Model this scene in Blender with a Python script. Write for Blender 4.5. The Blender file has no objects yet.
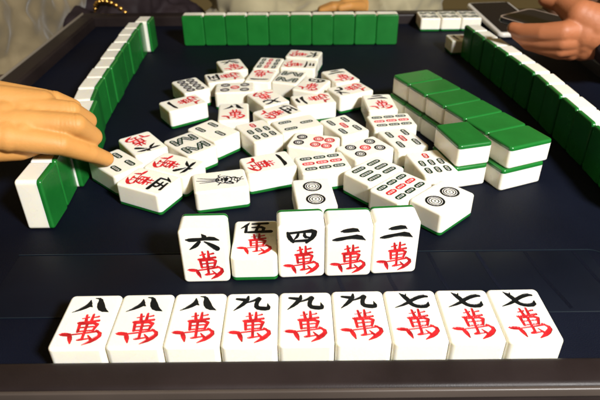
import bpy, bmesh, math, random
import numpy as np
from mathutils import Vector, Matrix, noise
random.seed(7)
MM = 0.001
R = math.radians
sc = bpy.context.scene
C = bpy.context.scene.collection

# ------------------------------------------------------------------ camera
cam = bpy.data.cameras.new('camera'); camo = bpy.data.objects.new('camera', cam); C.objects.link(camo)
pitch, roll, H = 0.5663, -0.00994, 240.98
F = Vector((0, math.cos(pitch), -math.sin(pitch))); Rt = Vector((1, 0, 0)); U = Rt.cross(F)
R2 = Rt*math.cos(roll) + U*math.sin(roll); U2 = -Rt*math.sin(roll) + U*math.cos(roll)
M = Matrix((R2, U2, -F)).transposed().to_4x4(); M.translation = Vector((0, 0, H*MM))
camo.matrix_world = M
cam.sensor_width = 36; cam.lens = 559.3/600*36
cam.clip_start = 0.01; cam.clip_end = 30
cam.dof.use_dof = True; cam.dof.focus_distance = 0.36; cam.dof.aperture_fstop = 15.0
sc.camera = camo
# ------------------------------------------------------------------ light of the room
w = bpy.data.worlds.new('World'); sc.world = w; w.use_nodes = True
bg = w.node_tree.nodes['Background']; bg.inputs[0].default_value = (1.0, 0.68, 0.26, 1); bg.inputs[1].default_value = 0.10
def area(name, loc, target, size, power, col):
    l = bpy.data.lights.new(name, 'AREA'); l.shape = 'DISK'; l.size = size; l.energy = power; l.color = col
    o = bpy.data.objects.new(name, l); C.objects.link(o); o.location = loc
    o.rotation_euler = (Vector(target)-Vector(loc)).to_track_quat('-Z', 'Y').to_euler(); return o
area('ceiling_lamp', (0.66, -0.46, 0.84), (0.03, 0.40, 0), 0.20, 43, (1.0, 0.985, 0.965))
area('warm_fill', (-0.5, 0.9, 1.9), (0.0, 0.45, 0), 0.7, 2.2, (1.0, 0.80, 0.45))  # weak warm fill added from back left to lift the shade, no actual lamp
sc.view_settings.view_transform = 'Standard'; sc.view_settings.look = 'None'
sc.view_settings.exposure = 0.0; sc.view_settings.gamma = 1.0

# ------------------------------------------------------------------ materials
def mat(name, col, rough=.5, spec=.5, sss=0, sssr=(1, .6, .3), sscale=.004, var=0.0, vscale=60, bump=0, bscale=300, coat=0, sheen=0, metal=0, objvar=0, bdist=.0004):
    m = bpy.data.materials.new(name); m.use_nodes = True; nt = m.node_tree; b = nt.nodes['Principled BSDF']
    b.inputs['Base Color'].default_value = (*col, 1); b.inputs['Roughness'].default_value = rough
    b.inputs['Specular IOR Level'].default_value = spec; b.inputs['Metallic'].default_value = metal
    b.inputs['Coat Weight'].default_value = coat; b.inputs['Coat Roughness'].default_value = .12
    b.inputs['Sheen Weight'].default_value = sheen
    if sss:
        b.inputs['Subsurface Weight'].default_value = sss; b.inputs['Subsurface Radius'].default_value = sssr
        b.inputs['Subsurface Scale'].default_value = sscale
    tc = nt.nodes.new('ShaderNodeTexCoord')
    if var:
        n = nt.nodes.new('ShaderNodeTexNoise'); n.noise_dimensions = '4D'; oj = nt.nodes.new('ShaderNodeObjectInfo')
        mw = nt.nodes.new('ShaderNodeMath'); mw.operation = 'MULTIPLY'; mw.inputs[1].default_value = 40
        nt.links.new(oj.outputs['Random'], mw.inputs[0]); nt.links.new(mw.outputs[0], n.inputs['W']); n.inputs['Scale'].default_value = vscale; n.inputs['Detail'].default_value = 5
        nt.links.new(tc.outputs['Object'], n.inputs['Vector'])
        mr = nt.nodes.new('ShaderNodeMapRange'); mr.inputs['From Min'].default_value = .3; mr.inputs['From Max'].default_value = .7
        mr.inputs['To Min'].default_value = 1-var; mr.inputs['To Max'].default_value = 1+var
        nt.links.new(n.outputs['Fac'], mr.inputs['Value'])
        mx = nt.nodes.new('ShaderNodeVectorMath'); mx.operation = 'SCALE'; mx.inputs[0].default_value = col
        nt.links.new(mr.outputs['Result'], mx.inputs['Scale']); last = mx.outputs[0]
        if objvar:
            oi = nt.nodes.new('ShaderNodeObjectInfo'); m2 = nt.nodes.new('ShaderNodeMapRange')
            m2.inputs['To Min'].default_value = 1-objvar; m2.inputs['To Max'].default_value = 1+objvar*.3
            nt.links.new(oi.outputs['Random'], m2.inputs['Value'])
            m3 = nt.nodes.new('ShaderNodeVectorMath'); m3.operation = 'SCALE'
            nt.links.new(last, m3.inputs[0]); nt.links.new(m2.outputs['Result'], m3.inputs['Scale']); last = m3.outputs[0]
        nt.links.new(last, b.inputs['Base Color'])
        r2 = nt.nodes.new('ShaderNodeMapRange'); r2.inputs['To Min'].default_value = rough*.55; r2.inputs['To Max'].default_value = min(1, rough*1.5)
        nt.links.new(n.outputs['Fac'], r2.inputs['Value']); nt.links.new(r2.outputs['Result'], b.inputs['Roughness'])
    if bump:
        n2 = nt.nodes.new('ShaderNodeTexNoise'); n2.inputs['Scale'].default_value = bscale; n2.inputs['Detail'].default_value = 4
        nt.links.new(tc.outputs['Object'], n2.inputs['Vector'])
        bp = nt.nodes.new('ShaderNodeBump'); bp.inputs['Strength'].default_value = bump; bp.inputs['Distance'].default_value = bdist
        nt.links.new(n2.outputs['Fac'], bp.inputs['Height']); nt.links.new(bp.outputs['Normal'], b.inputs['Normal'])
    return m
IVORY = mat('ivory_resin', (.85, .81, .69), .27, .5, sss=.5, sssr=(1, .75, .25), sscale=.005, var=.045, vscale=34, objvar=.07, bump=.04, bscale=500)
GREEN = mat('green_resin', (.009, .138, .020), .24, .5, var=.10, vscale=45, objvar=.12, bump=.05, bscale=500)
BLACK = mat('black_paint', (.005, .006, .006), .42, .25, var=.2, vscale=300)
REDP = mat('red_paint', (.50, .014, .018), .33, .5, var=.42, vscale=260)
GRNP = mat('dark_green_paint', (.006, .026, .012), .42, .3, var=.2, vscale=300)
CLOTH = mat('navy_mat', (.0016, .0028, .0085), .6, .13, var=.35, vscale=7, bump=.6, bscale=1600, bdist=.0006)
SLOT = mat('navy_plate', (.0018, .0032, .0078), .50, .17, var=.2, vscale=14)
SEAM = mat('seam_edge', (.008, .014, .020), .4, .3)
RAIL = mat('brown_black_rail', (.015, .010, .0095), .44, .2, var=.35, vscale=18, bump=.3, bscale=1500, bdist=.0002)
TRIM2 = mat('dull_brown_trim', (.060, .046, .038), .35, .4, var=.3, vscale=8)
TRIM = mat('trim_metal', (.22, .185, .14), .4, .5)
SKIN = mat('skin', (.52, .245, .062), .6, .4, sss=.25, sssr=(1, .35, .15), sscale=.006, var=.08, vscale=35, bump=.35, bscale=420)
SKIN2 = mat('skin_tan', (.36, .125, .05), .55, .4, sss=.25, sssr=(1, .35, .15), sscale=.006, var=.1, vscale=35, bump=.3, bscale=420)
NAIL = mat('nail', (.75, .42, .26), .25, .5)
FAB1 = mat('beige_fabric', (.20, .155, .085), .9, .2, var=.25, vscale=14, bump=.5, bscale=900, sheen=.2)
FAB2 = mat('khaki_fabric', (.38, .33, .20), .9, .2, var=.2, vscale=12, bump=.5, bscale=900, sheen=.2)
FAB3 = mat('dark_fabric', (.022, .014, .016), .9, .2, var=.3, vscale=16, bump=.5, bscale=900)
FAB4 = mat('rust_fabric', (.15, .075, .045), .9, .2, var=.25, vscale=16, bump=.5, bscale=900)
FAB5 = mat('brown_fabric', (.10, .065, .045), .9, .2, var=.3, vscale=12, bump=.5, bscale=900)
HAIR = mat('hair', (.01, .008, .006), .5, .4)
GOLD = mat('gold', (.85, .5, .12), .25, .5, metal=1)
PHW = mat('white_phone_shell', (.62, .58, .52), .25, .5)
PHS = mat('silver_phone_rim', (.75, .60, .52), .25, .5, metal=.7)
SCR = mat('phone_glass', (.008, .007, .010), .12, .5)
FLOORM = mat('floor_brown', (.05, .035, .03), .5, .4, var=.25, vscale=3)

# ------------------------------------------------------------------ helpers
def link(name, me, parent=None):
    o = bpy.data.objects.new(name, me); C.objects.link(o)
    if parent: o.parent = parent
    return o
def tag(o, label=None, cat=None, group=None, kind=None):
    if label: o['label'] = label
    if cat: o['category'] = cat
    if group: o['group'] = group
    if kind: o['kind'] = kind
    return o
def empty(name, loc, rz=0, **k):
    o = bpy.data.objects.new(name, None); C.objects.link(o); o.location = [a*MM for a in loc]; o.rotation_euler = (0, 0, rz)
    o.empty_display_size = .01
    return tag(o, **k)
def rrect(hx, hy, r, n=5):
    """rounded rectangle outline, counter-clockwise, with outward normals"""
    out = []
    for q, (sx, sy) in enumerate(((1, 1), (-1, 1), (-1, -1), (1, -1))):
        for i in range(n+1):
            a = q*math.pi/2 + i*math.pi/2/n
            nx, ny = math.cos(a), math.sin(a)
            out.append((sx*(hx-r)+nx*r, sy*(hy-r)+ny*r, nx, ny))
    return out
def loft_verts(hx, hy, pr, prof, n=5):
    """prof: list of (inset, z, nr, nz)"""
    V, N, rings = [], [], []
    for ins, z, nr, nz in prof:
        ring = []
        for x, y, nx, ny in rrect(hx-ins, hy-ins, max(pr-ins, .05), n):
            ring.append(len(V)); V.append((x, y, z)); N.append((nx*nr, ny*nr, nz))
        rings.append(ring)
    Fc = []
    for a, b in zip(rings, rings[1:]):
        L = len(a)
        for i in range(L):
            j = (i+1) % L
            Fc.append((a[i], a[j], b[j], b[i]))
    return V, N, rings, Fc
def finish(me, nsm, N, mats):
    """first nsm polygons take the smooth vertex normals N, the rest stay flat"""
    for m in mats: me.materials.append(m)
    sm = np.zeros(len(me.polygons), bool); sm[:nsm] = True
    me.polygons.foreach_set('use_smooth', sm)
    ln = np.zeros((len(me.loops), 3), np.float32)
    vi = np.empty(len(me.loops), np.int32); me.loops.foreach_get('vertex_index', vi)
    NN = np.zeros((len(me.vertices), 3), np.float32); NN[:len(N)] = N
    last = me.polygons[nsm-1].loop_start + me.polygons[nsm-1].loop_total if nsm else 0
    ln[:last] = NN[vi[:last]]
    me.update()
    me.normals_split_custom_set(ln.tolist())
    return me
def rbox(name, hx, hy, h, pr, er, m, parent=None, nseg=4, n=4, z0=0):
    prof = []
    for i in range(nseg+1):
        a = math.pi/2*(1-i/nseg)
        prof.append((er*(1-math.cos(a)), er*(1-math.sin(a)), math.cos(a), -math.sin(a)))
    for i in range(nseg+1):
        a = math.pi/2*i/nseg
        prof.append((er*(1-math.cos(a)), h-er*(1-math.sin(a)), math.cos(a), math.sin(a)))
    V, N, rings, Fc = loft_verts(hx, hy, pr, prof, n)
    ns = len(Fc); Fc.append(tuple(reversed(rings[0]))); Fc.append(tuple(rings[-1]))
    me = bpy.data.meshes.new(name); me.from_pydata([(x*MM, y*MM, (z+z0)*MM) for x, y, z in V], [], Fc)
    finish(me, ns, N, [m])
    return link(name, me, parent)

# ------------------------------------------------------------------ engraved marks: signed distance drawings on the 30 x 42 mm face
def stroke(P, pts, box=None, wt=1.25):
    """tapered brush stroke through (x, y, r); box=(cx,cy,w,h) scales unit coordinates"""
    d = np.full(P[0].shape, 1e3)
    if box:
        cx, cy, bw, bh = box
        pts = [(cx+(x-.5)*bw, cy+(y-.5)*bh, r) for x, y, r in pts]
    if len(pts) > 2:      # round the bends
        q = [pts[0]]
        for a, b, c in zip(pts, pts[1:], pts[2:]):
            q.append(tuple(.75*bb+.25*aa for aa, bb in zip(a, b))); q.append(tuple(.75*bb+.25*cc for bb, cc in zip(b, c)))
        q.append(pts[-1]); pts = q
    for (x0, y0, r0), (x1, y1, r1) in zip(pts, pts[1:]):
        dx, dy = x1-x0, y1-y0; L = dx*dx+dy*dy+1e-9
        t = np.clip(((P[0]-x0)*dx+(P[1]-y0)*dy)/L, 0, 1)
        d = np.minimum(d, np.hypot(P[0]-x0-t*dx, P[1]-y0-t*dy)-(r0+(r1-r0)*t)*wt)
    return d
def strokes(P, lst, box, wt=1.45): 
    d = np.full(P[0].shape, 1e3)
    for s in lst: d = np.minimum(d, stroke(P, s, box, wt))
    return d
WAN = [[(.47,.98,.4),(.51,.74,.6)], [(.63,1,.4),(.635,.76,.6)], [(.40,.86,.3),(.54,.90,.4)], [(.62,.88,.3),(.77,.92,.45)], [(.35,.71,.55),(.58,.75,.38),(.81,.78,.55)],
       [(.385,.68,.55),(.41,.42,.5)], [(.385,.665,.4),(.83,.715,.65),(.76,.46,.45)], [(.41,.55,.36),(.75,.585,.36)], [(.41,.425,.36),(.75,.46,.36)],
       [(.565,.70,.5),(.585,.17,.5)], [(0,.345,.2),(.08,.34,.8),(.22,.325,.8),(.27,.3,.45)], [(.24,.33,.6),(.30,.2,.85),(.345,.045,.25)],
       [(.26,.32,.35),(.6,.37,.38),(.88,.43,.5)], [(.84,.46,.35),(1,.32,.7),(.85,.14,.95),(.64,0,.2)], [(.57,.21,.35),(.46,.14,.42),(.74,.20,.35)], [(.69,.30,.25),(.79,.17,.55)]]
NUM = {
 '8': [[(.38,.86,.2),(.395,.52,1.0),(.25,.28,.75),(0,.02,.15)], [(.39,.52,.95),(.50,.38,.15)], [(.50,1,.2),(.65,.96,.5),(.71,.5,1.3),(.80,.2,1.15),(1,.02,.15)]],
 '9': [[(.38,1,.35),(.35,.70,.85),(.2,.34,.75),(0,0,.15)], [(.06,.82,.5),(.30,.74,.8)], [(.28,.52,.4),(.54,.68,.5),(.72,.90,.8),(.62,.5,.7),(.63,.18,.8),(.84,.10,1.0),(.98,.12,.8),(.94,.46,.15)]],
 '7': [[(.98,.76,.5),(.86,.80,.85),(.6,.60,.75),(.34,.25,.65),(.02,0,.15)], [(.22,1.02,.2),(.34,.78,.9),(.44,.48,.85),(.50,.20,.8),(.68,.04,.8),(.93,.08,.9),(.98,.36,.2)], [(.40,.98,.15),(.36,.74,.5)]],
 '6': [[(.50,1.0,.2),(.56,.84,.95)], [(0,.64,.35),(.14,.62,.95),(.5,.68,.6),(.8,.72,1.0),(1,.60,.3)], [(.40,.50,.6),(.28,.24,.85),(.08,0,.2)], [(.56,.50,.3),(.75,.28,.9),(.92,.04,1.1)]],
 '5': [[(.26,1,.25),(.18,.74,.8),(0,.44,.2)], [(.18,.70,.5),(.17,.05,.65)], [(.38,.88,.55),(.88,.93,.75)], [(.62,.9,.5),(.5,.1,.6)], [(.38,.52,.45),(.78,.56,.75),(.74,.1,.55)], [(.26,.05,.7),(1,.1,.95)]],
 '4': [[(.08,.82,.5),(.13,.5,.95),(.24,.2,.6)], [(.12,.78,.55),(.5,.84,.5),(.92,.90,1.0),(.88,.5,.95),(.66,.12,.5)], [(.42,.82,.4),(.38,.55,.6),(.28,.36,.25)], [(.6,.84,.4),(.6,.5,.7),(.76,.44,.45)], [(.2,.24,.5),(.72,.26,.7)]],
 '3': [[(.28,.92,.4),(.7,.96,.85)], [(.25,.58,.4),(.68,.62,.8)], [(0,.16,.4),(.5,.22,.7),(1,.14,.7)]],
 '2': [[(.24,.80,.3),(.36,.83,.9),(.68,.90,1.0),(.80,.78,.25)], [(0,.24,.4),(.15,.28,.9),(.5,.40,.7),(.8,.42,1.25),(1,.2,.25)]],
 '1': [[(0,.38,.45),(.15,.46,.95),(.5,.52,.75),(.85,.58,1.15),(1,.42,.3)]],
}
def bam(P, x, y, L=9.6, rot=0.0, wd=2.45):
    """one bamboo mark: outlined capsule with a spine"""
    X, Y = P[0]-x, P[1]-y; c, s = math.cos(rot), math.sin(rot)
    X, Y = X*c+Y*s, -X*s+Y*c
    h = L/2-wd; t = np.clip(Y, -h, h); d = np.hypot(X, Y-t)-wd
    ring = np.abs(d+.72)-.80
    spine = np.maximum(np.abs(X)-.34, np.abs(Y)-h)
    ticks = np.maximum(np.abs((Y+50) % 2.6-1.3)-.22, np.abs(X)-wd*.6)
    ticks = np.maximum(ticks, np.abs(Y)-h)
    return np.minimum(ring, np.minimum(spine, ticks))
def ringd(P, x, y, r, rings=2):
    d = np.hypot(P[0]-x, P[1]-y)
    o = np.abs(d-(r-.75))-.85
    if rings == 3:
        o = np.minimum(o, np.abs(d-r*.64)-.42); o = np.minimum(o, np.abs(d-r*.38)-.38); o = np.minimum(o, d-.8)
    else:
        o = np.minimum(o, np.abs(d-r*.48)-.5); o = np.minimum(o, d-.75)
    return o
def many(fs):
    d = fs[0]
    for f in fs[1:]: d = np.minimum(d, f)
    return d
def layers(kind, P):
    """[(part name, material, sdf)]"""
    if kind[0] == 'w':
        return [('red_character', REDP, strokes(P, WAN, (-.3, -6.75, 22.8, 22.7), 1.66)),
                ('black_numeral', BLACK, strokes(P, NUM[kind[1]], (0, 12.0, 20.2, 11.6), 1.78))]
    if kind[0] == 'b':
        n = kind[1]
        if n == '9':
            return [('red_bamboo_marks', REDP, many([bam(P, 0, y, 10.4) for y in (-11.8, 0, 11.8)])),
                    ('green_bamboo_marks', GRNP, many([bam(P, x, y, 10.4) for x in (-8.7, 8.7) for y in (-11.8, 0, 11.8)]))]
        if n == '7':
            return [('red_bamboo_marks', REDP, bam(P, 0, 12.3, 9.0)),
                    ('green_bamboo_marks', GRNP, many([bam(P, x, y, 9.6) for x in (-8.2, 0, 8.2) for y in (0.4, -11.8)]))]
        if n == '6':
            return [('green_bamboo_marks', GRNP, many([bam(P, x, y, 14.0) for x in (-8.4, 0, 8.4) for y in (-8.9, 8.9)]))]
        if n == '5':
            return [('red_bamboo_marks', REDP, bam(P, 0, 0, 12)),
                    ('green_bamboo_marks', GRNP, many([bam(P, x, y, 12.4) for x in (-7.8, 7.8) for y in (-10.2, 10.2)]))]
        if n == '4':
            return [('green_bamboo_marks', GRNP, many([bam(P, x, y, 12.4) for x in (-6.6, 6.6) for y in (-9.6, 9.6)]))]
        if n == '3':
            return [('green_bamboo_marks', GRNP, many([bam(P, 0, 9.6, 13)] + [bam(P, x, -9.6, 13) for x in (-7.4, 7.4)]))]
        if n == '8':
            return [('green_bamboo_marks', GRNP, many([bam(P, sx*9.6, sy*9.3, 13.5) for sx in (-1, 1) for sy in (-1, 1)] +
                                                      [bam(P, sx*4.0, sy*9.6, 13.5, rot=sx*sy*.52) for sx in (-1, 1) for sy in (-1, 1)]))]
    if kind[0] == 'd':
        n = kind[1]
        if n == '2': return [('circle_marks', BLACK, many([ringd(P, 0, y, 7.2, 3) for y in (-9.2, 9.2)]))]
        if n == '5': return [('red_circle_mark', REDP, ringd(P, 0, 0, 4.9)),
                             ('circle_marks', BLACK, many([ringd(P, x, y, 4.9) for x in (-7, 7) for y in (-10.5, 10.5)]))]
        if n == '6': return [('red_circle_marks', REDP, many([ringd(P, x, y, 4.7) for x in (-5.6, 5.6) for y in (-3.0, -13.0)])),
                             ('circle_marks', BLACK, many([ringd(P, x, 12.2, 4.7) for x in (-5.6, 5.6)]))]
        if n == '8': return [('circle_marks', BLACK, many([ringd(P, x, y, 4.6) for x in (-5.3, 5.3) for y in (-14, -4.7, 4.7, 14)]))]
    if kind == 'bird':
        S = lambda *p: stroke(P, list(p), None, 1.45)
        E = lambda x, y, a, b, t=.45: np.abs((np.hypot((P[0]-x)/a, (P[1]-y)/b)-1)*min(a, b))-t
        d = many([S((-2,-1,.5),(-3,-8,.4),(-6.5,-17,.25)), S((-.5,-1,.5),(-.5,-9,.4),(-2.5,-18,.25)), S((1,-1,.5),(1.5,-8,.4),(1.5,-16,.25)),
                  E(0, 3.0, 5.4, 6.2), S((-3,1.2,.3),(3.2,1.4,.3)), S((-3.4,3.4,.3),(3.4,3.8,.3)), S((-4,6,.4),(0,3,.5),(1,-1,.3)), S((-3.5,3.5,.35),(0,.8,.4)), S((-1.5,8,.5),(-2.5,11.5,.6),(.5,13.5,.5)),
                  E(1.8, 13.2, 2.5, 2.3), S((3.8,13.6,.6),(6.8,12.2,.25)), S((.5,15.5,.3),(-1.5,17.6,.35)), S((2,15.6,.3),(2.4,18,.35)),
                  S((3.5,7,.6),(7.5,10.5,.5),(7,5.5,.35),(4,3,.45)), S((3.8,0,.4),(7.2,-2.2,.35)), S((-3.6,0,.4),(-7.5,-1,.35),(-8.2,1,.3)),
                  S((5.5,8,.3),(4.4,5,.3)), S((-1.2,5.8,.8),(1.8,4.2,1.0)), S((2.2,13.4,.45),(2.3,13.5,.45))])
        return [('bird_mark', BLACK, d)]
    return []

TW, TH, TT = 30.0, 42.0, 19.5            # tile width, height, thickness
ZJ = 3.4                                 # where the green backing meets the ivory
HX, HY, PR, ER = TW/2, TH/2, 3.1, 1.8
GX, GY = 12.55, 18.75                      # half size of the engraved field
_cache = {}
def arc_up(top, seg=5):
    return [(ER*(1-math.cos(a)), top-ER*(1-math.sin(a)), math.cos(a), math.sin(a)) for a in [math.pi/2*i/seg for i in range(seg+1)]]
def tile_meshes(kind, fine=False):
    key = kind or 'plain'
    if key in _cache: return _cache[key]
    out = []
    prof = [(.14, ZJ, 1, 0), (0, ZJ+.16, 1, 0)] + arc_up(TT)
    V, N, rings, Fc = loft_verts(HX, HY, PR, prof)
    ns = len(Fc)
    Fc.append(tuple(reversed(rings[0])))
    top = rings[-1]; n = 5
    if not kind:
        Fc.append(tuple(top))
        me = bpy.data.meshes.new('ivory_block'); me.from_pydata([(x*MM, y*MM, z*MM) for x, y, z in V], [], Fc)
        finish(me, ns, N, [IVORY]); out.append(('ivory_block', me))
    else:
        # face: frame of four n-gons round a finely gridded field carrying the engraving
        c0 = len(V)
        for sx, sy in ((1, 1), (-1, 1), (-1, -1), (1, -1)): V.append((sx*GX, sy*GY, TT))
        L = len(top); m = (n+1)
        for q in range(4):      # from the middle of corner q to the middle of corner q+1
            idx = []; i = q*m + n//2; j = ((q+1) % 4)*m + n//2
            while True:
                idx.append(top[i % L])
                if i % L == j: break
                i += 1
            Fc.append(tuple(idx + [c0+(q+1) % 4, c0+q]))
        st = .17 if fine else .27
        nx, ny = int(2*GX/st), int(2*GY/st)
        xs = np.linspace(-GX, GX, nx+1); ys = np.linspace(-GY, GY, ny+1)
        X, Y = np.meshgrid(xs, ys)
        lay = layers(kind, (X, Y))
        D = many([l[2] for l in lay])
        # snap grid points near an outline onto it
        gy, gx = np.gradient(D, ys[1]-ys[0], xs[1]-xs[0]); g = np.maximum(np.hypot(gx, gy), .3)
        near = np.abs(D) < .55*st
        edge = np.zeros_like(near); edge[1:-1, 1:-1] = True; near &= edge
        X2 = np.where(near, X-D*gx/g/g, X); Y2 = np.where(near, Y-D*gy/g/g, Y)
        dep = .34*np.clip(-np.where(near, 0, D)/.30, 0, 1)**.7
        Z = TT-dep
        base = len(V)
        GV = np.stack([X2.ravel(), Y2.ravel(), Z.ravel()], 1)
        Q = (np.arange(ny)[:, None]*(nx+1)+np.arange(nx)[None, :]).ravel()
        quads = np.stack([Q, Q+1, Q+nx+2, Q+nx+1], 1)
        cxm = GV[quads].mean(1)
        lc = [l for l in layers(kind, (cxm[:, 0], cxm[:, 1]))]
        DD = np.stack([l[2] for l in lc]); own = DD.argmin(0); inside = DD.min(0) < 0
        fl = (quads[~inside]+base).tolist()
        me = bpy.data.meshes.new('ivory_block')
        allV = np.concatenate([np.array(V), GV])*MM
        me.from_pydata(allV.tolist(), [], [tuple(f) for f in Fc]+[tuple(f) for f in fl])
        finish(me, ns, N, [IVORY]); out.append(('ivory_block', me))
        for k, (nm, mm_, _) in enumerate(lc):
            qs = quads[inside & (own == k)]
            u, inv = np.unique(qs, return_inverse=True)
            m2 = bpy.data.meshes.new(nm); m2.from_pydata((GV[u]*MM).tolist(), [], inv.reshape(-1, 4).tolist())
            m2.materials.append(mm_); m2.update(); out.append((nm, m2))
    # green backing
    if 'back' not in _cache:
        prof = [(a, TT-z, b, -c) for a, z, b, c in reversed(arc_up(TT))] + [(0, ZJ-.16, 1, 0), (.14, ZJ, 1, 0)]
        V, N, rings, Fc = loft_verts(HX, HY, PR, prof)
        ns = len(Fc); Fc.append(tuple(reversed(rings[0]))); Fc.append(tuple(rings[-1]))
        me = bpy.data.meshes.new('green_backing'); me.from_pydata([(x*MM, y*MM, z*MM) for x, y, z in V], [], Fc)
        finish(me, ns, N, [GREEN]); _cache['back'] = me
    out.append(('green_backing', _cache['back']))
    _cache[key] = out
    return out
POSE = {'up': Matrix.Identity(4),
        'down': Matrix.Translation((0, 0, TT*MM)) @ Matrix.Rotation(math.pi, 4, 'Y'),
        # standing, face towards -y, base at z=0
        'stand': Matrix.Translation((0, TT*MM, TH/2*MM)) @ Matrix.Rotation(math.pi/2, 4, 'X')}
def tile(kind, pose, x, y, deg, label, z=0, group=None, fine=False, tilt=0):
    root = empty('mahjong_tile', (x, y, z+.06), R(deg), label=label, cat='mahjong tile', group=group)
    if tilt: root.rotation_euler[0] = R(tilt)
    for nm, me in tile_meshes(kind, fine):
        o = link(nm, me, root); o.matrix_local = POSE[pose]
    return root

# ------------------------------------------------------------------ setting and table
def sheet(name, x0, y0, x1, y1, z, m, parent=None, kind=None):
    me = bpy.data.meshes.new(name); me.from_pydata([(x0*MM, y0*MM, z*MM), (x1*MM, y0*MM, z*MM), (x1*MM, y1*MM, z*MM), (x0*MM, y1*MM, z*MM)], [], [(0, 1, 2, 3)])
    me.materials.append(m); o = link(name, me, parent)
    if kind: o['kind'] = kind
    return o
sheet('floor', -3000, -2500, 3000, 4000, -740, FLOORM, kind='structure')
XL, XR, YF, YB, RH, RW = -320, 364, 201.6, 897, 15.2, 25
table = empty('mahjong_table', (22, 550, -740), label='square automatic mahjong table with navy playing mat and dark brown raised rim', cat='table')
def tp(o): o.parent = table; o.matrix_parent_inverse = Matrix.Translation(table.location).inverted(); return o
def box_mesh(name, x0, y0, z0, x1, y1, z1, m, bev=0):
    bm = bmesh.new(); bmesh.ops.create_cube(bm, size=1)
    bmesh.ops.scale(bm, vec=((x1-x0)*MM, (y1-y0)*MM, (z1-z0)*MM), verts=bm.verts)
    bmesh.ops.translate(bm, vec=((x0+x1)/2*MM, (y0+y1)/2*MM, (z0+z1)/2*MM), verts=bm.verts)
    if bev:
        bmesh.ops.bevel(bm, geom=bm.edges[:], offset=bev*MM, segments=4, profile=.5, affect='EDGES')
        for f in bm.faces: f.smooth = True
    me = bpy.data.meshes.new(name); bm.to_mesh(me); bm.free(); me.materials.append(m)
    if bev:
        me.update()
        try: me.set_sharp_from_angle(angle=R(50))
        except Exception: pass
    return me
tp(link('playing_mat', box_mesh('playing_mat', XL-1, YF-1, -12, XR+1, YB+1, 0, CLOTH)))
def rim_part(nm, a): 
    me = box_mesh(nm, *a, RAIL, 3.4); return tp(link(nm, me))
rim_part('rim', (XL-RW, YF-19, -60, XR+RW, YF, RH))
rim_part('lower_ledge', (XL-RW, YF-48, -60, XR+RW, YF-21.6, RH-2.5))
rim_part('rim', (XL-RW, YB, -60, XR+RW, YB+RW, RH))
rim_part('rim', (XL-RW, YF+.2, -60, XL, YB-.2, RH))
rim_part('rim', (XR, YF+.2, -60, XR+RW, YB-.2, RH))
for a in ((XL-RW-2.5, YF-RW-8, -8, XL-RW-.3, YB+RW, RH+.6), (XR+RW+.3, YF-RW-8, -8, XR+RW+2.5, YB+RW, RH+.6),
          (XL-RW, YF-21.5, -8, XR+RW, YF-19.1, RH+.2)):
    tp(link('edge_trim', box_mesh('edge_trim', *a, TRIM if a[1] < YF-40 or a[3]-a[0] > 900 or a[4] > YB else TRIM2, .8)))
tp(link('cabinet', box_mesh('cabinet', XL+20, YF+20, -160, XR-20, YB-20, -13, RAIL, 4)))
tp(link('pedestal', box_mesh('pedestal', -60, 470, -738, 104, 630, -161, RAIL, 10)))
# tile lift plate in front of the player, its seam catching the light
lp = empty('lift_plate', (0, 0, 0)); 
lift = tp(link('lift_plate', box_mesh('lift_plate', -196, 249, -2, 200, 309.3, .35, SLOT, .3)))
bpy.data.objects.remove(lp)
def seam(pts, wd, m, z=.5):
    n = len(pts); V = []; Fc = []
    for i, (x, y) in enumerate(pts):
        a = pts[max(i-1, 0)]; b = pts[min(i+1, n-1)]; t = Vector((b[0]-a[0], b[1]-a[1])).normalized(); q = Vector((-t.y, t.x))*wd/2
        V += [(x+q.x, y+q.y, -.5), (x+q.x, y+q.y, z), (x-q.x, y-q.y, z), (x-q.x, y-q.y, -.5)]
        if i: 
            k = 4*i
            for e in range(3): Fc.append((k-4+e, k-3+e, k+1+e, k+e))
    me = bpy.data.meshes.new('seam'); me.from_pydata([tuple(c*MM for c in v) for v in V], [], Fc); me.materials.append(m)
    o = tp(link('seam', me)); return o
crn = [(200+10*math.sin(a), 300.5+10*math.cos(a)) for a in [R(5*i) for i in range(0, 17)]]
seam([(-197, 310.5)] + crn + [(212, 262), (207, 250.0)], .5, SEAM, .5)
seam([(-197, 248.6), (207, 249.4)], .4, SEAM, .45)
for k in range(6):
    x0 = 21.6+33.6*k
    seam([(x0, 308.5), (x0+1.2, 300), (x0+3.5, 280), (x0+7.5, 262), (x0+9.5, 252)], 2.6, CLOTH, .42)

# ------------------------------------------------------------------ the nine tiles laid in front of the player
CH = {'1': 'one', '2': 'two', '3': 'three', '4': 'four', '5': 'five', '6': 'six', '7': 'seven', '8': 'eight', '9': 'nine'}
ordn = ['first', 'second', 'third', 'fourth', 'fifth', 'sixth', 'seventh', 'eighth', 'ninth', 'tenth', 'eleventh', 'twelfth', 'thirteenth', 'fourteenth', 'fifteenth']
flab = ['leftmost eight character tile, at the left end of the front row', 'middle one of the three eight character tiles in the front row', 'rightmost eight character tile in the front row, beside a nine',
        'leftmost nine character tile in the front row, beside an eight', 'middle one of the three nine character tiles in the front row', 'rightmost nine character tile in the front row, beside a seven',
        'leftmost seven character tile in the front row, beside a nine', 'middle one of the three seven character tiles in the front row', 'rightmost seven character tile, at the right end of the front row']
rf = random.Random(3)
for i in range(9):
    k = 'w'+'888999777'[i]
    x = -133.9 + 30.3*i + 15.15; y = 205.2 + 21 + .006*(30.3*i+15) + rf.uniform(-.25, .5)
    tile(k, 'up', x, y, .35+rf.uniform(-.35, .35), flab[i], group='nine tiles laid face up in the front row', fine=True)
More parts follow.
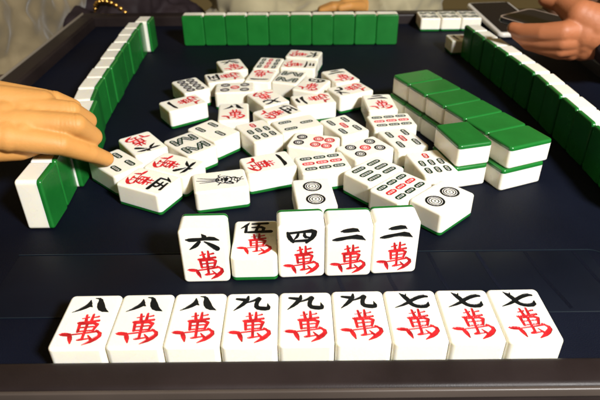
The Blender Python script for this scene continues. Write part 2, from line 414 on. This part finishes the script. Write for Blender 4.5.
# the five tiles behind them
g2 = 'five tiles standing or lying in the second row'
tile('w6', 'stand', -60.9, 279.6, 1.0, 'standing six character tile, leftmost of the five tile row', group=g2, fine=True)
tile('w5', 'up', -30.2, 301.5, .9, 'five character tile lying face up between two standing tiles', group=g2, fine=True)
for i, (k, lb) in enumerate((('w4', 'standing four character tile right of the lying five tile'), ('w2', 'standing two character tile between the four tile and another two'),
                             ('w2', 'standing two character tile at the right end of the five tile row'))):
    a = .055+(.0, -.02, .012)[i]
    d = 15.2+30.3*i
    tile(k, 'stand', -14.6+d*math.cos(.055), (282.7, 281.8, 282.6)[i]+d*math.sin(.055), math.degrees(a), lb, group=g2, fine=True)

# ------------------------------------------------------------------ the scattered pile of discards
POS = [[-118.7,585.5,120.9],[-79.8,649.9,109.0],[-84.4,610.2,-163.4],[-69.3,577.4,-177.2],[-32.4,547.8,-59.7],[-20.9,510.6,35.7],[-64.6,512.1,94.6],[-35.9,655.2,79.3],[-42.6,613.6,-100.4],[-10.3,608.5,71.9],[6.8,689.0,-13.7],[0.7,651.4,-8.6],[14.0,583.7,65.9],[47.0,610.2,112.2],[54.7,569.0,-152.8],[81.7,532.5,93.9],[14.4,541.7,-165.3],[-118.5,536.3,-146.1],[-79.1,469.8,-43.1],[-96.5,442.9,-47.2],[-138.7,444.9,-53.5],[-152.3,410.2,-42.7],[-118.8,379.5,-26.1],[-103.1,405.4,-26.2],[-37.3,468.5,120.6],[-1.9,482.5,24.3],[41.7,477.7,-60.8],[12.6,445.0,163.1],[56.8,431.9,32.8],[87.4,487.4,9.3],[91.9,449.3,-70.3],[108.4,403.8,103.6],[18.7,406.6,14.1],[59.7,392.3,41.8],[77.3,366.5,44.1],[105.8,351.4,42.4],[10.6,358.7,96.5],[-62.5,378.6,12.6],[-26.3,407.2,20.0]]
PILE = [('d8','eight circle tile alone at the far left of the pile'),('w6','six character tile standing farthest at the back left of the pile'),
 ('w5','five character tile turned sideways, behind the small five circle tile'),('d5','small looking five circle tile at the back left of the pile'),
 ('w7','seven character tile in the middle back, right of the eight character tile'),('w5','five character tile in the pile centre, behind the seven bamboo tile'),
 ('w8','upright lying eight character tile in the left half of the pile'),('b9','nine bamboo tile at the back edge of the pile'),
 ('w1','one character tile upside down, just in front of the rear nine bamboo'),('b8','eight bamboo tile in the back of the pile beside a three character tile'),
 ('w6','six character tile turned sideways, the rearmost tile of the pile'),('w3','three character tile second from the back, behind the eight bamboo tile'),
 ('w4','four character tile in the back of the pile, before the eight bamboo'),('w2','two character tile at the back right edge of the pile'),
 ('w9','nine character tile turned sideways at the right rear of the pile'),('w2','two character tile beside the double stack, behind the nine bamboo'),
 ('w2','two character tile turned sideways in the pile centre with bright white side'),('w1','one character tile turned sideways at the left edge of the pile'),
 ('b3','three bamboo tile touching the zigzag eight bamboo tile at left'),('b8','eight bamboo tile with zigzag marks in the left front of the pile'),
 ('w6','six character tile just right of the pointing fingertip, behind it'),('b4','four bamboo tile under the pointing fingertip'),
 ('w5','five character tile at the left front corner of the pile'),('w6','six character tile between the eight bamboo and the front left five'),
 ('b7','seven bamboo tile left of centre with one red mark at its back'),('b3','three bamboo tile in the pile centre beside the seven bamboo tile'),
 ('b5','five bamboo tile with red centre mark, in the middle right of the pile'),('d6','six circle tile with four red circles in the pile centre'),
 ('d5','five circle tile in front of the middle, with red centre circle'),('b9','nine bamboo tile beside the long double stack'),
 ('b5','five bamboo tile right of the pile, behind the two rightmost tiles'),('b7','seven bamboo tile against the near end of the stack'),
 ('b9','nine bamboo tile with red middle line, behind the small two circle tile'),('b6','six bamboo tile with all green marks at the front right'),
 ('b9','nine bamboo tile at the front right beside the two circle tile'),('d2','two circle tile at the right front corner of the pile'),
 ('d2','two circle tile at the front centre, behind the standing four'),('bird','one bamboo tile with bird drawing at the front left of the pile'),
 ('w1','one character tile right of the bird tile')]
for (x, y, a), (k, lb) in zip(POS, PILE):
    tile(k, 'up', x, y, a-90, lb, group='discarded tiles scattered face up')

# ------------------------------------------------------------------ the walls of standing tiles, green backs towards the middle
rw = random.Random(11)
for i in range(10):      # far wall
    x = -162+30.15*i+15; y = 790.7-.015*30.15*i+rw.uniform(-.6, .6)
    t = tile(None, 'stand', x, y, 180-.9+rw.uniform(-.5, .5), f'{ordn[i]} tile from the left in the far green standing row', group='far row of standing tiles')
    t.location.y += TT*MM
def along(pts, s):
    for (x0, y0), (x1, y1) in zip(pts, pts[1:]):
        L = math.hypot(x1-x0, y1-y0)
        if s <= L: return x0+(x1-x0)*s/L, y0+(y1-y0)*s/L, math.atan2(y1-y0, x1-x0)
        s -= L
    return x1, y1, math.atan2(y1-y0, x1-x0)
# right wall: inner face along this line, from the far end to the near end
RWL = [(216.0, 733), (225, 665), (233.3, 605), (241.6, 541.5), (245.5, 430), (247, 300)]
nR = 13
for i in range(nR):
    s = 15.1+30.06*i + 1.5*(i//2)
    x, y, a = along(RWL, s)      # direction runs towards the viewer
    nx, ny = -math.sin(a), math.cos(a)      # to the right hand side of the table (+x)
    if i % 2 == 0: j = rw.uniform(-.7, .7); ja = rw.uniform(-.8, .8)
    tile(None, 'stand', x+nx*(TT+j), y+ny*(TT+j), math.degrees(a)+180+ja,
         f'{ordn[i]} tile from the far end in the right hand standing row', group='right row of standing tiles')
# left wall, near end first
LWL = [(-182.9, 341), (-183.2, 372), (-188, 471), (-197, 528), (-204, 659), (-208.6, 765), (-209, 800)]
nL = 15
for i in range(nL):
    x, y, a = along(LWL, 15.1+30.2*i)
    nx, ny = -math.sin(a), math.cos(a)
    off = {2: -5, 3: -5.5, 4: -3, 14: -9}.get(i, 0)+rw.uniform(-.55, .55)
    tile(None, 'stand', x+nx*(TT+off), y+ny*(TT+off), math.degrees(a)+180+rw.uniform(-1.2, 1.2)+{2: -3, 14: -2}.get(i, 0),
         f'{ordn[i]} tile from the near end in the left hand standing row', group='left row of standing tiles')
# ------------------------------------------------------------------ the double stack, green backs up
rs = random.Random(5)
TL = [(95,553.9),(110,533.5),(120.6,505.6),(133.6,478.4),(145.1,448),(158.2,421.5),(164.5,387.2)]
TR = [(135.5,577.2),(146.1,552.5),(157.4,522.9),(170.3,495.2),(180.6,464.4),(194.5,436.4),(201.3,402)]
nm6 = ['sixth', 'fifth', 'fourth', 'third', 'second', 'nearest']
cents = []
for i in range(6):
    cx = (TL[i][0]+TL[i+1][0]+TR[i][0]+TR[i+1][0])/4; cy = (TL[i][1]+TL[i+1][1]+TR[i][1]+TR[i+1][1])/4
    cents.append([cx, cy])
# even spacing along the fitted line
P0 = np.array(cents); p_end = P0[-1]; dvec = (P0[0]-P0[-1])/np.linalg.norm(P0[0]-P0[-1])
for i in range(6):
    k = 5-i
    for lay in (0, 1):
        c = p_end+dvec*30.25*k + np.array([(-3.0, -1.5), (0, 0)][lay]) + np.array([rs.uniform(-.15, .15), 0])
        # a slight sideways bow as in the photograph
        c = c + np.array([dvec[1], -dvec[0]])*(.06*k*(5-k))
        ang = math.degrees(math.atan2(dvec[1], dvec[0]))
        wh = ('lower', 'upper')[lay]
        tile(None, 'down', c[0], c[1], ang-90+rs.uniform(-.5, .5)+90, f'{wh} face down green tile, {nm6[i]} from the near end of the double stack' if i < 5 else f'{wh} face down green tile at the near end of the double stack',
             z=lay*(TT+.1), group='face down tiles in the double stack')
for lay in (0, 1):
    tile(None, 'down', 135.4-.8*(1-lay), 418.3-.6*(1-lay), -75.5+90, f'{("lower", "upper")[lay]} face down green tile of the pair set against the long stack',
         z=lay*(TT+.1), group='face down tiles in the double stack')
# far right melds
for i, lb in enumerate(('leftmost face up tile of the three lying by the far right corner', 'middle face up tile of the three lying by the far right corner', 'rightmost face up tile of the three lying by the far right corner')):
    tile('b8', 'up', 199.5+30.6*i, 872.5, [-1, .5, 0][i], lb, group='three face up tiles in the far right corner')
tile('w1', 'up', 224.0, 754.0, 95, 'face up tile half hidden behind the far end of the right hand row')

# ------------------------------------------------------------------ organic shapes: tapered limbs fused by remeshing
def organic(name, segs, vox, smooth=6, m=None, parent=None, blobs=(), disp=0, dscale=20, origin=(0, 0, 0), creases=()):
    bm = bmesh.new()
    def ball(c, r, sc_=(1, 1, 1)):
        ret = bmesh.ops.create_icosphere(bm, subdivisions=3, radius=r*MM)
        for v in ret['verts']: v.co = Vector((v.co.x*sc_[0], v.co.y*sc_[1], v.co.z*sc_[2]))+Vector(c)*MM
    for p0, r0, p1, r1 in segs:
        a, b = Vector(p0), Vector(p1); L = (b-a).length; k = max(2, int(L/(min(r0, r1)*.35)))
        for i in range(k+1):
            t = i/k; ball(a.lerp(b, t), r0+(r1-r0)*t)
    for c, r, s in blobs: ball(c, r, s)
    me = bpy.data.meshes.new(name); bm.to_mesh(me); bm.free()
    o = bpy.data.objects.new('tmp', me); C.objects.link(o)
    rm = o.modifiers.new('r', 'REMESH'); rm.mode = 'VOXEL'; rm.voxel_size = vox*MM
    sm = o.modifiers.new('s', 'SMOOTH'); sm.iterations = smooth; sm.factor = .5
    dg = bpy.context.evaluated_depsgraph_get()
    me2 = bpy.data.meshes.new_from_object(o.evaluated_get(dg)); me2.name = name
    bpy.data.objects.remove(o)
    if disp:
        me2.update(); n = len(me2.vertices); co = np.empty(n*3); me2.vertices.foreach_get('co', co); co = co.reshape(-1, 3)
        no = np.array([tuple(v.normal) for v in me2.vertices])
        for i in range(n):
            p = Vector(co[i])/(dscale*MM)
            q = noise.noise_vector(p*.5)
            f = 1-abs(noise.noise(Vector((p.x+q.x*1.5, p.y+q.y*1.5, p.z*.5+q.z)))*2.2)
            f += .4*(1-abs(noise.noise(p*2.1+q)*2.2))
            co[i] += no[i]*(f-.7)*disp*MM
        me2.vertices.foreach_set('co', co.ravel())
    if creases:
        me2.update(); n = len(me2.vertices); co = np.empty(n*3); me2.vertices.foreach_get('co', co); co = co.reshape(-1, 3)/MM
        no = np.empty(n*3); me2.vertices.foreach_get('normal', no); no = no.reshape(-1, 3)
        for c_, d_, wd_, rad_, am_ in creases:
            d_ = np.array(d_, float); d_ /= np.linalg.norm(d_); q_ = co-np.array(c_); s_ = q_@d_; dd = np.linalg.norm(q_, axis=1)
            f_ = np.clip(1-np.abs(s_)/wd_, 0, 1)*np.clip(1.6-dd/rad_, 0, 1)*np.clip(no[:, 2]*1.5+.2, 0, 1)
            co -= no*(am_*f_*(.55+.45*np.cos(s_*2*np.pi/2.4)))[:, None]
        me2.vertices.foreach_set('co', (co*MM).ravel())
    me2.transform(Matrix.Translation([-c*MM for c in origin]))
    me2.polygons.foreach_set('use_smooth', [True]*len(me2.polygons)); me2.update()
    me2.materials.clear(); me2.materials.append(m)
    o = link(name, me2, parent)
    if not parent: o.location = [c*MM for c in origin]
    return o
def chain(pts, rs_):
    return [(pts[i], rs_[i], pts[i+1], rs_[i+1]) for i in range(len(pts)-1)]

# ------------------------------------------------------------------ the player on the left, hand over the wall and one finger on a tile
LP = (-500, 850, -740)
left = empty('person', LP, label='person at the left in beige clothes reaching over the wall and touching a tile', cat='person')
def kid(o, p): o.parent = p; o.matrix_parent_inverse = Matrix.Translation(p.location).inverted(); return o
W = (-252, 361, 80); E_ = (-440, 500, 110); S_ = (-540, 640, 330)
iM, mM, rM, pM = (-208, 362, 66), (-213, 374, 73), (-220, 386, 80), (-226, 398, 84)
body = []
body += chain([iM, (-176, 371, 56), (-163, 387, 40), (-156.6, 401.5, 27.2)], [9.6, 8.6, 7.4, 6.0])
body += chain([mM, (-166.5, 383, 66), (-161.5, 396, 50), (-169, 402, 42.5+6)], [10, 8.8, 7.6, 6.4])
body += chain([rM, (-173, 394, 72), (-168.5, 410, 57), (-176, 417, 49)], [9.6, 8.4, 7.4, 6.2])
body += chain([pM, (-189, 407, 76), (-181, 419, 65), (-184, 425, 56)], [8.8, 7.4, 6.6, 5.6])
body += [((-246, 366, 74), 16, (-213, 366, 66), 12.5), ((-246, 378, 78), 16, (-216, 380, 74), 13), ((-248, 388, 82), 15, (-222, 392, 79), 12)]
for q, r in ((iM, 9.5), (mM, 10), (rM, 10), (pM, 9)):
    body += [((W[0]+8, W[1]+(q[1]-378)*.45, W[2]+(q[2]-76)*.45), 15, q, r)]
body += [(iM, 10.5, pM, 10.5), ((-222, 362, 69), 13.5, (-236, 394, 84), 13), ((-200, 369, 66), 9.6, (-208, 395, 80), 10), ((-196, 376, 67), 9.2, (-196, 394, 77), 9.5), ((-236, 360, 72), 15, (-246, 390, 86), 14),
         ((-222, 390, 81), 13.5, (-194, 397, 77), 10.5), ((-226, 398, 83), 12, (-196, 404, 77), 9), ((-214, 372, 71), 12, (-186, 380, 68), 9.3)]
body += chain([(-246, 358, 70), (-226, 362, 58), (-208, 372, 52), (-196, 386, 50)], [14, 11, 9, 7.5])   # thumb, under the palm
body += chain([W, (-330, 415, 92), E_], [20, 27, 36])
body += chain([E_, S_], [38, 52])
LN = (-540, 840, 420)
body += []
body += [(S_, 55, (-660, 820, 330), 55), ((-600, 690, 300), 100, (-640, 720, -180), 120)]
body += chain([(-640, 660, -230), (-420, 640, -230), (-400, 640, -690)], [75, 62, 40]) + chain([(-640, 790, -230), (-420, 800, -230), (-400, 800, -690)], [75, 62, 40])
body += chain([(-400, 640, -705), (-330, 635, -712)], [32, 28]) + chain([(-400, 800, -705), (-330, 800, -712)], [32, 28])
hb = organic('body', [s for s in body if s[0][0] > -300 or s[2][0] > -300], 1.0, 7, SKIN, creases=[((-176, 371, 63), (18, 12, -8), 4.2, 11, .55), ((-164, 386, 47), (10, 15, -12), 3.2, 9, .5),
    ((-166, 383, 73), (20, 8, -4), 4, 11, .5), ((-173, 394, 79), (20, 8, -4), 4, 10, .5), ((-189, 407, 82), (18, 8, -4), 3.6, 9, .45)])
kid(hb, left)
# seated body in clothes (fused separately so that the hand keeps its fine mesh)
def clothed(name, segs, m, parent, disp=6, dscale=60, vox=7, origin=(0, 0, 0)):
    return kid(organic(name, segs, vox, 3, m, None, disp=disp, dscale=dscale), parent)
torso = chain([(-345, 425, 94), E_, S_], [30, 42, 58]) + [(S_, 60, (-600, 1040, 330), 60), ((-500, 790, 290), 105, (-500, 900, -160), 125), ((-480, 740, 60), 80, (-470, 980, 0), 95),
         ((-470, 1060, 250), 55, (-440, 1080, 40), 55), ((-440, 1080, 40), 50, (-420, 960, -30), 42), ((-440, 700, -60), 50, (-420, 820, -70), 55)]
clothed('shirt', torso, FAB1, left, disp=13, dscale=80, vox=5)
legs = chain([(-520, 800, -240), (-330, 760, -250), (-330, 740, -700)], [80, 62, 46]) + [((-520, 680, -110), 75, (-420, 672, -62), 52), ((-420, 672, -62), 52, (-405, 760, -75), 46)] + chain([(-520, 950, -240), (-330, 960, -250), (-330, 950, -700)], [80, 68, 46])
clothed('trousers', legs, FAB5, left, disp=8, dscale=60, vox=9)
head = chain([(-530, 850, 390), (-520, 840, 490)], [52, 50])
hd = organic('head', head, 5, 4, SKIN, None, blobs=[((-505, 840, 540), 85, (.95, .82, 1.15)), ((-422, 840, 530), 12, (1, .8, 1.3)), ((-490, 767, 530), 14, (.8, .5, 1.4)), ((-490, 913, 530), 14, (.8, .5, 1.4))])
kid(hd, left)
kid(organic('hair', [], 5, 3, HAIR, None, blobs=[((-520, 840, 565), 92, (.98, .9, 1.05))]), left)
# fingernail of the pointing finger
def nail(c, d, up, L, wd, parent):
    d = Vector(d).normalized(); up = Vector(up); up = (up-d*up.dot(d)).normalized(); s = d.cross(up)
    V = []; Fc = []; nu, nv = 8, 8
    for i in range(nu+1):
        for j in range(nv+1):
            a = (i/nu-.5)*2; b = (j/nv-.5)*2
            wv = math.sqrt(max(0, 1-(abs(b)**3.5)))
            p = Vector(c)+d*b*L/2+s*a*wv*wd/2+up*(-.9*a*a-.35*b*b)
            V.append(tuple(p*MM))
    for i in range(nu):
        for j in range(nv):
            k = i*(nv+1)+j; Fc.append((k, k+1, k+nv+2, k+nv+1))
    me = bpy.data.meshes.new('fingernail'); me.from_pydata(V, [], Fc); me.materials.append(NAIL); me.polygons.foreach_set('use_smooth', [True]*len(Fc))
    return kid(link('fingernail', me), parent)
nail((-155.2, 401, 33.6), (6, 15, -13), (.35, -.1, 1), 9, 8, left)

# ------------------------------------------------------------------ the player on the right holding a phone
RP = (560, 700, -740)
right = empty('person', RP, label='person at the right holding a phone in one hand, dark sleeve', cat='person')
Wr = (342, 612, 62)
rb = []
rb += chain([(302, 610, 68), (286, 606, 68), (268, 616, 65), (252, 632, 62), (244, 640, 63)], [13, 11.5, 9.6, 8.2, 6.8])     # fingers closing round the near edge
rb += chain([(304, 612, 58), (288, 607, 58), (272, 620, 54), (258, 633, 52), (250, 640, 56)], [13, 11, 9.4, 8, 6.8])
rb += chain([(304, 614, 50), (290, 612, 48), (276, 624, 46), (264, 636, 46), (258, 644, 50)], [12, 10.5, 9, 7.6, 6.4])
rb += chain([(306, 618, 44), (294, 620, 42), (284, 632, 41), (274, 642, 43), (268, 648, 47)], [11, 9.5, 8, 7, 6])
rb += chain([(322, 612, 74), (303, 616, 84), (293, 640, 91), (279, 652, 92)], [21, 16, 11.5, 8.5])   # thumb, over the glass
rb += [((302, 610, 68), 13, (306, 618, 44), 12), ((312, 612, 66), 19, (318, 618, 50), 18), ((312, 612, 66), 19, Wr, 24), ((318, 618, 50), 18, Wr, 24), ((322, 612, 74), 19, Wr, 24),
       (Wr, 25, (392, 622, 66), 26), ((392, 622, 66), 26, (470, 612, 70), 30)]
kid(organic('body', rb, 1.3, 6, SKIN2, None), right)
slv = chain([(352, 605, 58), (470, 600, 72), (560, 640, 110), (600, 700, 300)], [31, 38, 48, 60])
clothed('sleeve', slv, FAB3, right, disp=6, dscale=40, vox=4)
tr = [((600, 690, 300), 80, (640, 900, 300), 70), ((620, 800, 290), 110, (650, 800, -180), 130), ((560, 840, 180), 60, (470, 950, 60), 55), ((520, 800, 20), 75, (470, 900, 10), 75)]
clothed('shirt', tr, FAB4, right, disp=12, dscale=70, vox=6)
clothed('trousers', chain([(660, 720, -230), (450, 700, -230), (430, 700, -700)], [80, 68, 46]) + chain([(660, 860, -230), (450, 880, -230), (430, 880, -700)], [80, 68, 46]), FAB3, right, disp=8, vox=9)
hd = organic('head', chain([(620, 800, 400), (610, 800, 490)], [52, 50]), 5, 4, SKIN2, None, blobs=[((595, 800, 540), 85, (.95, .82, 1.15)), ((512, 800, 530), 12, (1, .8, 1.3))])
kid(hd, right); kid(organic('hair', [], 5, 3, HAIR, None, blobs=[((612, 800, 566), 92, (.98, .9, 1.05))]), right)

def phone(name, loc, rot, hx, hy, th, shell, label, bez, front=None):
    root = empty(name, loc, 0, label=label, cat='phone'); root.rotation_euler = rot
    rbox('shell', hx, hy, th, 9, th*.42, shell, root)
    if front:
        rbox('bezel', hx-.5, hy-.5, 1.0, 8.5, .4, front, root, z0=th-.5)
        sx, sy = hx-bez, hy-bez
        s_ = rbox('screen', sx, sy, .5, 7, .2, SCR, root, z0=th+.3); s_.location = (-1.7*MM, -1.7*MM, 0)  # screen off-centre: bezel wide on the far edges only, shaping their lit highlight
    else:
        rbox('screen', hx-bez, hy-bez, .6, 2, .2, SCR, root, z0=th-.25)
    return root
# phone lying against the far rim
ph = phone('phone', (0, 0, 0), (0, 0, 0), 36, 70, 7.5, PHW, 'white framed phone lying face up at the far right corner behind the right row', 4.6)
ph.location = (318*MM, 880*MM, 7.2*MM); ph.rotation_euler = (R(4.6), 0, R(6))
# phone in the hand: short far edge from (229,657) to (280,693), long side running right
p2 = phone('phone', (0, 0, 0), (0, 0, 0), 32.5, 39, 7.2, SCR, 'dark phone with pale metal rim held in the hand at the right', 2.6, PHS)  # shell in the dark glass colour paints in the shade on its near sides
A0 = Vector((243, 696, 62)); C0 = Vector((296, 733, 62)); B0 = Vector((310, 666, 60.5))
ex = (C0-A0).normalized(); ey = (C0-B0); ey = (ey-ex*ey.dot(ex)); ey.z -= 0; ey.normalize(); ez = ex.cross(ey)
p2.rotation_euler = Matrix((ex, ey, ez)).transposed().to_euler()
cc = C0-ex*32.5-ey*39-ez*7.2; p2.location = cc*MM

# ------------------------------------------------------------------ the player opposite, khaki clothes, and a dark clothed one at the far left
op = empty('person', (60, 1330, -740), label='person opposite in khaki clothes with a hand resting behind the far row', cat='person')
seg = [((-60, 1090, -50), 70, (-150, 1060, -60), 45), ((-90, 1300, 330), 85, (210, 1300, 330), 85), ((60, 1290, 280), 130, (60, 1300, -170), 150),
       ((200, 1120, -30), 80, (150, 1040, -70), 50), ((-120, 1280, 300), 60, (-160, 1120, 60), 52), ((-160, 1120, 60), 52, (-80, 1035, -10), 40),
       ((250, 1280, 300), 60, (300, 1130, 60), 52), ((300, 1130, 60), 52, (150, 1030, -14), 40), ((30, 1150, -60), 95, (30, 1080, -70), 70)]
clothed('shirt', seg, FAB2, op, disp=10, dscale=85, vox=6)
hnd = chain([(140, 1028, -12), (100, 1012, -4), (84, 1006, 0)], [22, 20, 16])
for k in range(4): hnd += chain([(86, 998+9*k-12, 4-k), (60, 988+9*k-8, 6-k), (40, 986+9*k-6, 0-k)], [8.5, 7.6, 6.2])
hnd += chain([(110, 1000, 2), (88, 980, 8), (72, 975, 6)], [10, 8, 6.5])
kid(organic('body', hnd, 1.8, 5, SKIN, None), op)
clothed('trousers', chain([(-40, 1300, -230), (-50, 1110, -230), (-50, 1100, -700)], [85, 70, 46]) + chain([(150, 1300, -230), (170, 1110, -230), (170, 1100, -700)], [85, 70, 46]), FAB5, op, disp=8, vox=9)
hd = organic('head', chain([(60, 1300, 400), (60, 1290, 490)], [52, 50]), 5, 4, SKIN, None, blobs=[((60, 1275, 540), 85, (.82, .95, 1.15)), ((60, 1192, 530), 12, (.8, 1, 1.3))])
kid(hd, op); kid(organic('hair', [], 5, 3, HAIR, None, blobs=[((60, 1292, 566), 92, (.9, .98, 1.05))]), op)

dk = empty('person', (-430, 1300, -740), label='person in dark clothes at the far left corner wearing a gold bracelet', cat='person')
seg = [((-430, 1290, 280), 120, (-430, 1300, -170), 140), ((-540, 1290, 320), 75, (-320, 1290, 320), 75), ((-320, 1280, 300), 60, (-250, 1150, 60), 50), ((-250, 1150, 60), 50, (-322, 1000, -22), 38),
       ((-540, 1270, 300), 60, (-560, 1130, 40), 52), ((-560, 1130, 40), 52, (-372, 955, -24), 34), ((-420, 1120, -70), 90, (-250, 1100, -90), 90), ((-250, 1100, -90), 80, (-200, 1060, -90), 60)]
clothed('clothes', seg, FAB3, dk, disp=8, dscale=50, vox=6)
kid(organic('head', chain([(-430, 1300, 400), (-430, 1290, 490)], [52, 50]), 5, 4, SKIN2, None, blobs=[((-430, 1275, 540), 85, (.82, .95, 1.15))]), dk)
kid(organic('hair', [], 5, 3, HAIR, None, blobs=[((-430, 1292, 566), 92, (.9, .98, 1.05))]), dk)
bm = bmesh.new()
nS, nT = 26, 8
c0 = Vector((-322, 1000, -14)); dax = Vector((-70, -150, -80)).normalized(); ax1 = dax.cross(Vector((0, 0, 1))).normalized(); ax2 = dax.cross(ax1)
for i in range(nS):
    a = 2*math.pi*i/nS; p = c0+(ax1*math.cos(a)+ax2*math.sin(a))*37
    ret = bmesh.ops.create_icosphere(bm, subdivisions=2, radius=3.9*MM)
    for v in ret['verts']: v.co += p*MM
me = bpy.data.meshes.new('bracelet'); bm.to_mesh(me); bm.free(); me.materials.append(GOLD); me.polygons.foreach_set('use_smooth', [True]*len(me.polygons))
br = link('bracelet', me); br.location = (0, 0, 0)
tag(br, 'gold beaded bracelet on the dark sleeve at the far left corner', 'bracelet')
